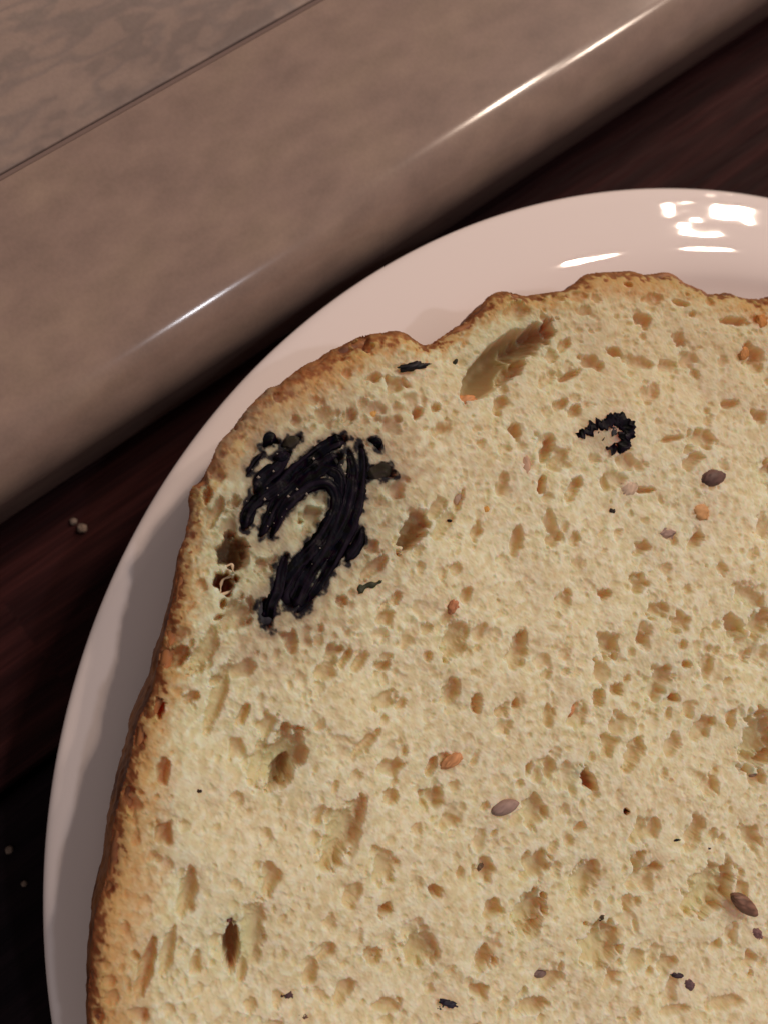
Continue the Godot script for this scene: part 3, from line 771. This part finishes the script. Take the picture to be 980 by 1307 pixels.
func build_crust(slice: Node3D, poly: Array) -> void:
	var np := poly.size()
	var pts := PackedVector2Array()
	for k in np:
		pts.append(Vector2(poly[k][0], poly[k][1]))
	# two points for every outline point, smoothed outward directions
	var ring := PackedVector2Array()
	var flare := PackedFloat32Array()
	var outw := PackedVector2Array()
	for k in np:
		for h in 2:
			var a := pts[k]
			var b := pts[(k + 1) % np]
			ring.append(a.lerp(b, h * 0.5))
			flare.append(lerpf(poly[k][4], poly[(k + 1) % np][4], h * 0.5))
			var d := pts[(k + 4) % np] - pts[(k - 3 + np) % np]
			outw.append(Vector2(d.y, -d.x).normalized())
	var nr := ring.size()
	var bump := noise(0.45, 4, FastNoiseLite.TYPE_SIMPLEX, 51)
	var pit := noise(1.5, 2, FastNoiseLite.TYPE_SIMPLEX, 52)
	var tone := noise(0.16, 3, FastNoiseLite.TYPE_SIMPLEX, 53)
	var rows := 44
	var v := PackedVector3Array()
	var col := PackedColorArray()
	for r in rows:
		var t := float(r) / (rows - 1)
		for k in nr:
			var fl := flare[k]
			var off := 0.0
			var y := 0.0
			if t < 0.12:
				off = lerpf(-0.8, 0.05, t / 0.12)
				y = TOP - 0.95 + 0.15 * sin(PI * t / 0.12)
			elif t < 0.86:
				var s := (t - 0.12) / 0.74
				off = 0.05 + fl * (1.0 - pow(1.0 - s, 1.5)) + 0.25 * sin(PI * s)
				y = lerpf(TOP - 0.95, UNDER + 0.5, s)
			else:
				var s := (t - 0.86) / 0.14
				off = 0.05 + fl - 0.2 * s - 2.4 * s * s
				y = UNDER + 0.5 - 0.5 * sin(PI / 2 * s)
			var p := ring[k] + outw[k] * off
			var n := bump.get_noise_3d(p.x, y, p.y)
			var g := pit.get_noise_3d(p.x, y, p.y)
			var e := n * 0.18 + g * 0.05
			p += outw[k] * e * sstep(0.02, 0.2, t)
			y += n * 0.18 * sstep(0.9, 0.5, t)
			v.append(Vector3(p.x, y, p.y) * 0.001)
			var c := Color(0.36, 0.145, 0.052).lerp(Color(0.15, 0.056, 0.028), clampf(0.45 + tone.get_noise_3d(p.x, y * 1.3, p.y) * 2.0, 0.0, 1.0))
			c = c.lerp(Color(0.33, 0.13, 0.05), clampf(n * 1.1, 0.0, 0.7))
			c = c.lerp(Color(0.10, 0.045, 0.03), 0.5 * sstep(0.1, 0.5, g))
			col.append(c)
	obj("crust", mesh_of(v, grid_index(rows, nr, true, false), col), tinted(0.55, 0.4), slice, "browned crust round the rim of the slice")
	# underside
	var tri := Geometry2D.triangulate_polygon(pts)
	var uv3 := PackedVector3Array()
	for p in pts:
		uv3.append(Vector3(p.x, UNDER + 0.05, p.y) * 0.001)
	if uv3.size() and tri.size():
		var m := mesh_of(uv3, tri)
		var two := paint(Color(0.5, 0.33, 0.17), 0.8, 0.3)
		two.cull_mode = BaseMaterial3D.CULL_DISABLED
		obj("underside", m, two, slice)


# dark folded filling: every fold a strap swept along its path, with the fine layers running lengthwise
func build_filling(slice: Node3D) -> void:
	var part := Node3D.new()
	part.name = "dark_filling"
	part.set_meta("label", "blackish folded filling curled like a hook in the crumb")
	slice.add_child(part, true)
	straps(FOLDS, part, "fold", 7)


func straps(list: Array, part: Node3D, called: String, pale: int) -> void:
	var wob := noise(0.5, 2, FastNoiseLite.TYPE_SIMPLEX, 61)
	var layer := noise(1.0, 2, FastNoiseLite.TYPE_SIMPLEX, 62)
	var tone := noise(0.35, 2, FastNoiseLite.TYPE_SIMPLEX, 63)
	var m := tinted(0.34, 0.15)
	for fi in list.size():
		var fold: Array = list[fi]
		var c := Curve3D.new()
		for k in fold.size():
			var p := Vector3(fold[k][0], fold[k][2], fold[k][1])
			var a: Array = fold[maxi(k - 1, 0)]
			var b: Array = fold[mini(k + 1, fold.size() - 1)]
			var tg := Vector3(b[0] - a[0], b[2] - a[2], b[1] - a[1]) / 6.0
			c.add_point(p, -tg, tg)
		c.bake_interval = 0.09
		var line := c.get_baked_points()
		var n := line.size()
		var across := 25
		var v := PackedVector3Array()
		var col := PackedColorArray()
		for k in n:
			var p := line[k]
			var tg := line[mini(k + 2, n - 1)] - line[maxi(k - 2, 0)]
			var side := Vector3(-tg.z, 0, tg.x).normalized()
			var t := float(k) / (n - 1)
			var cap := sqrt(clampf(minf(t, 1.0 - t) * n * 0.09 / 0.7, 0.0, 1.0))
			var half := p.y * ((1.55 if pale == 7 else 1.0) + 0.26 * wob.get_noise_2d(k * 0.09, fi * 13.0)) * maxf(cap, 0.12)
			for s in across:
				var u := s / (across - 1.0) * 2.0 - 1.0
				var uu := signf(u) * pow(absf(u), 0.8)
				var dome := sqrt(maxf(0.0, 1.0 - pow(absf(u), 7.0)))
				var w := p + side * half * uu
				var lay := layer.get_noise_2d(uu * half * 1.3 + fi * 7.0, k * 0.09 * 0.06)
				var rough := wob.get_noise_2d(w.x * 5.0, w.z * 5.0)
				var y := (TOP if pale == 7 else height(p.x, p.z) + 0.10) + 0.02 - 0.40 * (1.0 - dome) * cap - 0.5 * (1.0 - cap) + lay * 0.06 + rough * 0.008 + wob.get_noise_2d(w.x * 0.6, w.z * 0.6) * 0.14 + (0.07 if fi % 2 == 0 else -0.05)
				w += side * (rough * 0.02 if pale == 7 else wob.get_noise_2d(w.x * 2.2, w.z * 2.2) * 0.42)
				v.append(Vector3(w.x, y, w.z) * 0.001)
				var bl := clampf(0.45 + tone.get_noise_2d(w.x, w.z) * 1.2, 0.0, 1.0)
				var cc := Color(0.0030, 0.0024, 0.0034).lerp(Color(0.0070, 0.0060, 0.0095), bl)
				cc = cc.lerp(Color(0.017, 0.013, 0.020), clampf(lay * 1.6, 0.0, 0.8))
				if fi == pale:
					cc = cc.lerp(Color(0.07, 0.07, 0.085), 0.6)
				elif pale == 7 and (fi == 14 or fi == 9):
					cc = cc.lerp(Color(0.06, 0.05, 0.035), 0.6)
				col.append(cc)
		obj(called, mesh_of(v, grid_index(n, across, false, true), col), m, part)


func lump(called: String, x: float, z: float, a: float, b: float, turn: float, thick: float, c: Color, parent: Node3D, rise := 0.0, rough := 0.35, shine := 0.5, seed_shape := false, gloss := 0.45, label := "") -> void:
	var nn := noise(1.0, 3, FastNoiseLite.TYPE_SIMPLEX, int(absf(x * 71.0 + z * 37.0)) + 3)
	var y0 := height(x, z) + rise - 0.22
	var v := PackedVector3Array()
	var col := PackedColorArray()
	var rows := 15
	var cols := 22
	var tg := deg_to_rad(turn)
	for r in rows:
		var f := PI * r / (rows - 1)
		for k in cols:
			var g := TAU * k / cols
			var d := Vector3(cos(f), sin(f) * sin(g), sin(f) * cos(g))
			var n := nn.get_noise_3d(d.x * 1.5, d.y * 1.5, d.z * 1.5)
			if seed_shape:
				n = nn.get_noise_3d(d.x * 0.7, d.y * 2.6, d.z * 2.6)
			var s := 1.0 + n * rough
			var p := Vector3(d.x * a, d.y * thick, d.z * b) * s
			if seed_shape:
				p.z *= 0.62 + 0.38 * sqrt(clampf(1.0 - d.x, 0.0, 1.0)) * 1.05
				p.y *= 0.75 + 0.25 * (1.0 - d.x)
			var w := Vector3(p.x * cos(tg) - p.z * sin(tg) + x, p.y + y0, p.x * sin(tg) + p.z * cos(tg) + z)
			v.append(w * 0.001)
			var cc := c * (1.0 + nn.get_noise_3d(d.x * (1.2 if seed_shape else 3.0), d.y * 4.0, d.z * 4.0) * shine * 1.5)
			cc.a = 1.0
			col.append(cc)
	obj(called, mesh_of(v, grid_index(rows, cols, true, true), col), tinted(gloss + 0.15, 0.35), parent, label)


func cord(called: String, line: Array, r: float, rise: float, c: Color, parent: Node3D, flat := 1.0, level := -1.0) -> void:
	var cv := Curve3D.new()
	for k in line.size():
		var y: float = (height(line[k][0], line[k][1]) if level < 0.0 else level) + rise
		var e: Array = line[mini(k + 1, line.size() - 1)]
		var f: Array = line[maxi(k - 1, 0)]
		var tan := Vector3(e[0] - f[0], 0, e[1] - f[1]) / 6.0
		cv.add_point(Vector3(line[k][0], y, line[k][1]), -tan, tan)
	cv.bake_interval = 0.08
	var pts := cv.get_baked_points()
	if level < 0.0:
		for k in pts.size():
			pts[k].y = height(pts[k].x, pts[k].z) + rise
	var nn := noise(1.3, 2, FastNoiseLite.TYPE_SIMPLEX, 77)
	var v := PackedVector3Array()
	var n := pts.size()
	for k in n:
		var tg := (pts[mini(k + 1, n - 1)] - pts[maxi(k - 1, 0)]).normalized()
		var side := tg.cross(Vector3.UP).normalized()
		var up := side.cross(tg)
		var t := float(k) / (n - 1)
		var rr := r * (0.75 + 0.6 * nn.get_noise_1d(k * 0.03)) * clampf(minf(t, 1.0 - t) * 9.0, 0.15, 1.0)
		for s in 8:
			var a := TAU * s / 8.0
			v.append((pts[k] + side * cos(a) * rr + up * sin(a) * rr * flat) * 0.001)
	obj(called, mesh_of(v, grid_index(n, 8, true, false)), paint(c, 0.6, 0.4), parent)


func build_inclusions(s: Node3D) -> void:
	var sesame := Color(0.30, 0.195, 0.165)
	var plum := Color(0.155, 0.095, 0.10)
	var orange := Color(0.60, 0.22, 0.055)
	var ink := Color(0.012, 0.010, 0.012)
	# seeds
	lump("seed", 26.26, 17.66, 1.34, 0.64, -14.05, 0.55, Color(0.31, 0.21, 0.185), s, 0.15, 0.06, 0.25, true, 0.4, "grey-brown sesame seed lying on the open crumb")
	lump("seed", 47.56, -11.81, 1.43, 0.82, -12.48, 0.6, Color(0.13, 0.072, 0.062), s, 0.0, 0.08, 0.5, true, 0.35, "dark brown seed near the right edge")
	lump("seed", 48.44, 27, 1.6, 0.72, 37.35, 0.6, Color(0.20, 0.105, 0.075), s, 1.4, 0.08, 0.6, true, 0.35, "brown seed in the wide tan hollow")
	lump("seed", 29.43, 31.87, 0.79, 0.54, 18.09, 0.5, Color(0.24, 0.165, 0.16), s, 0.0, 0.1, 0.4, true)
	lump("seed", 22.5, -9.5, 1.32, 0.58, 69.68, 0.4, Color(0.47, 0.335, 0.27), s, -0.1, 0.1, 0.3, true)
	lump("seed", 28.75, -12.1, 1.5, 0.53, 85.79, 0.4, Color(0.50, 0.315, 0.22), s, -0.05, 0.1, 0.3, true)
	lump("seed", 38.99, -10.67, 1.04, 0.8, -28.96, 0.4, Color(0.55, 0.40, 0.30), s, -0.05, 0.2, 0.3, true)
	lump("seed", 42.45, -6.63, 1.28, 0.63, 3.6, 0.45, Color(0.33, 0.22, 0.185), s, -0.05, 0.45, 0.6)
	lump("seed", 50.29, 30, 0.76, 0.5, 39.31, 0.4, Color(0.19, 0.10, 0.10), s, 0.0, 0.2, 0.6)
	lump("seed", 43.22, 33.78, 0.67, 0.48, 39.82, 0.45, Color(0.13, 0.075, 0.085), s, 0.0, 0.25, 0.6)
	lump("seed", 42.18, 32.9, 0.69, 0.29, 13.44, 0.35, Color(0.05, 0.03, 0.04), s, 0.05, 0.3, 0.6)
	lump("seed", 51.17, 15.96, 0.65, 0.39, 2.32, 0.35, Color(0.30, 0.20, 0.17), s, 0.0, 0.2, 0.4, true)
	# orange vegetable flakes
	lump("orange_flake", 22.95, -18.19, 1.2, 0.57, -12.5, 0.4, Color(0.56, 0.25, 0.10), s, 0.35, 0.4, 0.3, false, 0.35, "orange flake at the foot of the long slit")
	lump("orange_flake", 21.69, 0.33, 0.76, 0.46, -58.49, 0.4, Color(0.45, 0.19, 0.095), s, 0.05, 0.3, 0.4, false, 0.35)
	lump("orange_flake", 46.34, -8.55, 0.94, 0.86, 47.98, 0.4, Color(0.60, 0.32, 0.14), s, 0.05, 0.35, 0.25, false, 0.4, "orange flake under the dark brown seed")
	lump("orange_flake", 21.64, 13.52, 1.16, 0.54, -26.67, 0.45, Color(0.56, 0.27, 0.125), s, 0.1, 0.25, 0.4, false, 0.4, "pinkish orange flake in a pore of the lower crumb")
	lump("orange_flake", 24.97, -8.3, 0.44, 0.32, -39.3, 0.25, Color(0.60, 0.30, 0.07), s, 0.05, 0.3, 0.2)
	lump("orange_flake", 14.67, -16.59, 0.43, 0.31, -41.49, 0.25, Color(0.60, 0.33, 0.10), s, 0.05, 0.3, 0.2)
	lump("orange_flake", 51.25, -24.12, 0.68, 0.48, -56.79, 0.3, Color(0.55, 0.24, 0.08), s, 0.2, 0.3, 0.3)
	lump("orange_flake", 53.4, -27.42, 0.86, 0.65, -56.79, 0.3, Color(0.50, 0.20, 0.05), s, 0.1, 0.3, 0.3)
	lump("orange_flake", 32.64, 9.64, 0.63, 0.3, -61.6, 0.3, Color(0.55, 0.25, 0.12), s, 0.05, 0.3, 0.3)
	# dark flakes, herbs
	lump("dark_flake", 18.16, -20.95, 1.39, 0.39, -13.12, 0.3, ink, s, 0.2, 0.5, 0.6, false, 0.35, "thin black flake just under the crust")
	lump("dark_flake", 22.17, -21.69, 0.38, 0.21, -55.34, 0.25, Color(0.03, 0.028, 0.016), s, 0.1, 0.3, 0.4)
	lump("dark_flake", 21.61, -7.25, 0.25, 0.14, 13.47, 0.2, ink, s, 0.1, 0.3, 0.4)
	lump("dark_flake", 37.19, -8.43, 0.35, 0.25, -1.27, 0.25, Color(0.02, 0.012, 0.01), s, 0.1, 0.4, 0.4)
	lump("dark_flake", 42.33, 21.24, 0.42, 0.14, -5.66, 0.2, ink, s, 0.1, 0.4, 0.4)
	lump("dark_flake", 45.65, 22.17, 0.24, 0.17, 3.26, 0.2, Color(0.04, 0.02, 0.03), s, 0.1, 0.3, 0.4)
	lump("dark_flake", 0.34, 15.14, 0.31, 0.21, 12.32, 0.3, Color(0.035, 0.02, 0.01), s, 0.0, 0.3, 0.4)
	lump("dark_flake", 21.13, 33.34, 0.86, 0.34, 18.61, 0.35, Color(0.018, 0.016, 0.032), s, 0.1, 0.5, 0.5, false, 0.35, "blue-black flake near the lower edge")
	lump("dark_flake", 20.45, 33.65, 0.39, 0.23, -13.48, 0.25, Color(0.05, 0.04, 0.06), s, 0.0, 0.4, 0.4)
	lump("dark_flake", 7.72, 31.64, 0.51, 0.39, 5.15, 0.4, Color(0.085, 0.045, 0.05), s, -0.1, 0.5, 0.6)
	lump("dark_flake", 8.81, 33.23, 0.51, 0.36, 5.39, 0.35, Color(0.13, 0.07, 0.05), s, -0.1, 0.5, 0.6)
	lump("dark_flake", 24.28, 22.83, 0.39, 0.32, -56.3, 0.3, Color(0.20, 0.13, 0.09), s, 0.1, 0.5, 0.6)
	lump("dark_flake", 34.99, 27.39, 0.33, 0.26, -54.51, 0.25, Color(0.07, 0.05, 0.03), s, 0.1, 0.4, 0.4)
	lump("dark_flake", 3.01, 25.14, 0.52, 0.29, -58.97, 0.3, Color(0.20, 0.09, 0.085), s, 0.2, 0.5, 0.4)
	cord("herb_shred", [[13.32, -0.74], [13.66, -1.21], [14.14, -1.48], [14.69, -1.55], [15.38, -1.89]], 0.24, 0.1, Color(0.030, 0.032, 0.013), s, 0.5)
	cord("herb_shred", [[13.39, -0.88], [13.46, -1.28], [13.66, -1.48]], 0.2, 0.1, Color(0.030, 0.032, 0.013), s, 0.5)
	# curled black skin at the upper right
	straps(CURLS, s, "black_skin", 3)
	# pale strands left across the brown hole
	cord("crumb_strand", [[1.47, -2.73], [2.17, -3.06], [2.62, -3.19], [2.76, -2.61], [3.34, -2.41]], 0.11, 0.0, Color(0.58, 0.46, 0.33), s, 1.0, TOP - 0.9)
	cord("crumb_strand", [[2.9, -2.28], [1.88, -1.88], [1.71, -0.72]], 0.11, 0.0, Color(0.58, 0.46, 0.33), s, 1.0, TOP - 1.1)
	cord("crumb_strand", [[1.52, -0.59], [2.47, -0.91], [3.23, -1.5]], 0.13, 0.0, Color(0.58, 0.46, 0.33), s, 1.0, TOP - 0.8)
	# pale bits on the dark folds, joined: too small to pick apart
	var spots := [[6.21, -12.59], [4.65, -10.51], [5.9, -11.09], [5.2, -8.65], [7.19, -8.97], [7.92, -9.6], [8.73, -9.21], [9.31, -12.29], [11.7, -11.82], [12.05, -11.08], [12.8, -12.82], [3.7, -8.48], [5.5, -6.39], [6.02, -6.67], [6.68, -7.22], [7.07, -7.89], [4.7, -7.04], [5.68, -7.53], [4.11, -11.17], [10.68, -10.69], [9.48, -7.61], [9.91, -4.6], [9.25, -3.25]]
	var v := PackedVector3Array()
	var ix := PackedInt32Array()
	for k in 27:
		var p := Vector2(spots[k % spots.size()][0], spots[k % spots.size()][1])
		if k >= spots.size():
			p += Vector2(rng.randfn(0, 1.1), rng.randfn(0, 1.1))
		var r := rng.randf_range(0.04, 0.09) * (1.9 if k < 10 else 1.0)
		var y := TOP + 0.22 + rng.randf_range(-0.05, 0.12)
		var base := v.size()
		for d in [Vector3(1, 0, 0), Vector3(-1, 0, 0), Vector3(0, 1, 0), Vector3(0, -1, 0), Vector3(0, 0, 1), Vector3(0, 0, -1)]:
			v.append((Vector3(p.x, y, p.y) + d * r * rng.randf_range(0.7, 1.3)) * 0.001)
		for t in [[0, 4, 2], [4, 1, 2], [1, 5, 2], [5, 0, 2], [4, 0, 3], [1, 4, 3], [5, 1, 3], [0, 5, 3]]:
			ix.append_array([base + t[0], base + t[2], base + t[1]])
	var bits := obj("crumb_bits", mesh_of(v, ix), paint(Color(0.27, 0.225, 0.20), 0.6, 0.4), s)
	bits.set_meta("kind", "stuff")


# ------------------------------------------------------------------ loose crumbs on the boards
func build_crumbs() -> void:
	var said := ["larger of two pale bread crumbs on the dark boards left of the plate", "smaller of two pale bread crumbs on the dark boards left of the plate", "tiny grey bread crumb on the boards at the left edge below the other crumbs", "faint bread crumb on the boards nearest the lower left rim of the plate"]
	var where := [Vector3(-0.01367, 0.00060, -0.00869), Vector3(-0.01467, 0.00050, -0.00951), Vector3(-0.02017, 0.00040, 0.02747), Vector3(-0.01848, 0.00030, 0.03122)]
	var size := [0.55, 0.42, 0.42, 0.3]
	for i in 4:
		var nn := noise(1.0, 2, FastNoiseLite.TYPE_SIMPLEX, 90 + i)
		var v := PackedVector3Array()
		for r in 9:
			var f := PI * r / 8.0
			for k in 12:
				var g := TAU * k / 12.0
				var d := Vector3(sin(f) * cos(g), cos(f), sin(f) * sin(g))
				v.append(d * size[i] * 0.001 * (1.0 + 0.5 * nn.get_noise_3d(d.x * 1.4, d.y * 1.4, d.z * 1.4)))
		var o := obj("bread_crumb", mesh_of(v, grid_index(9, 12, true, true)), paint(Color(0.26, 0.19, 0.155), 0.8, 0.3), self, said[i])
		o.set_meta("category", "crumb")
		o.set_meta("group", "bread crumbs on the table")
		o.position = Vector3(where[i].x, size[i] * 0.0008, where[i].z)
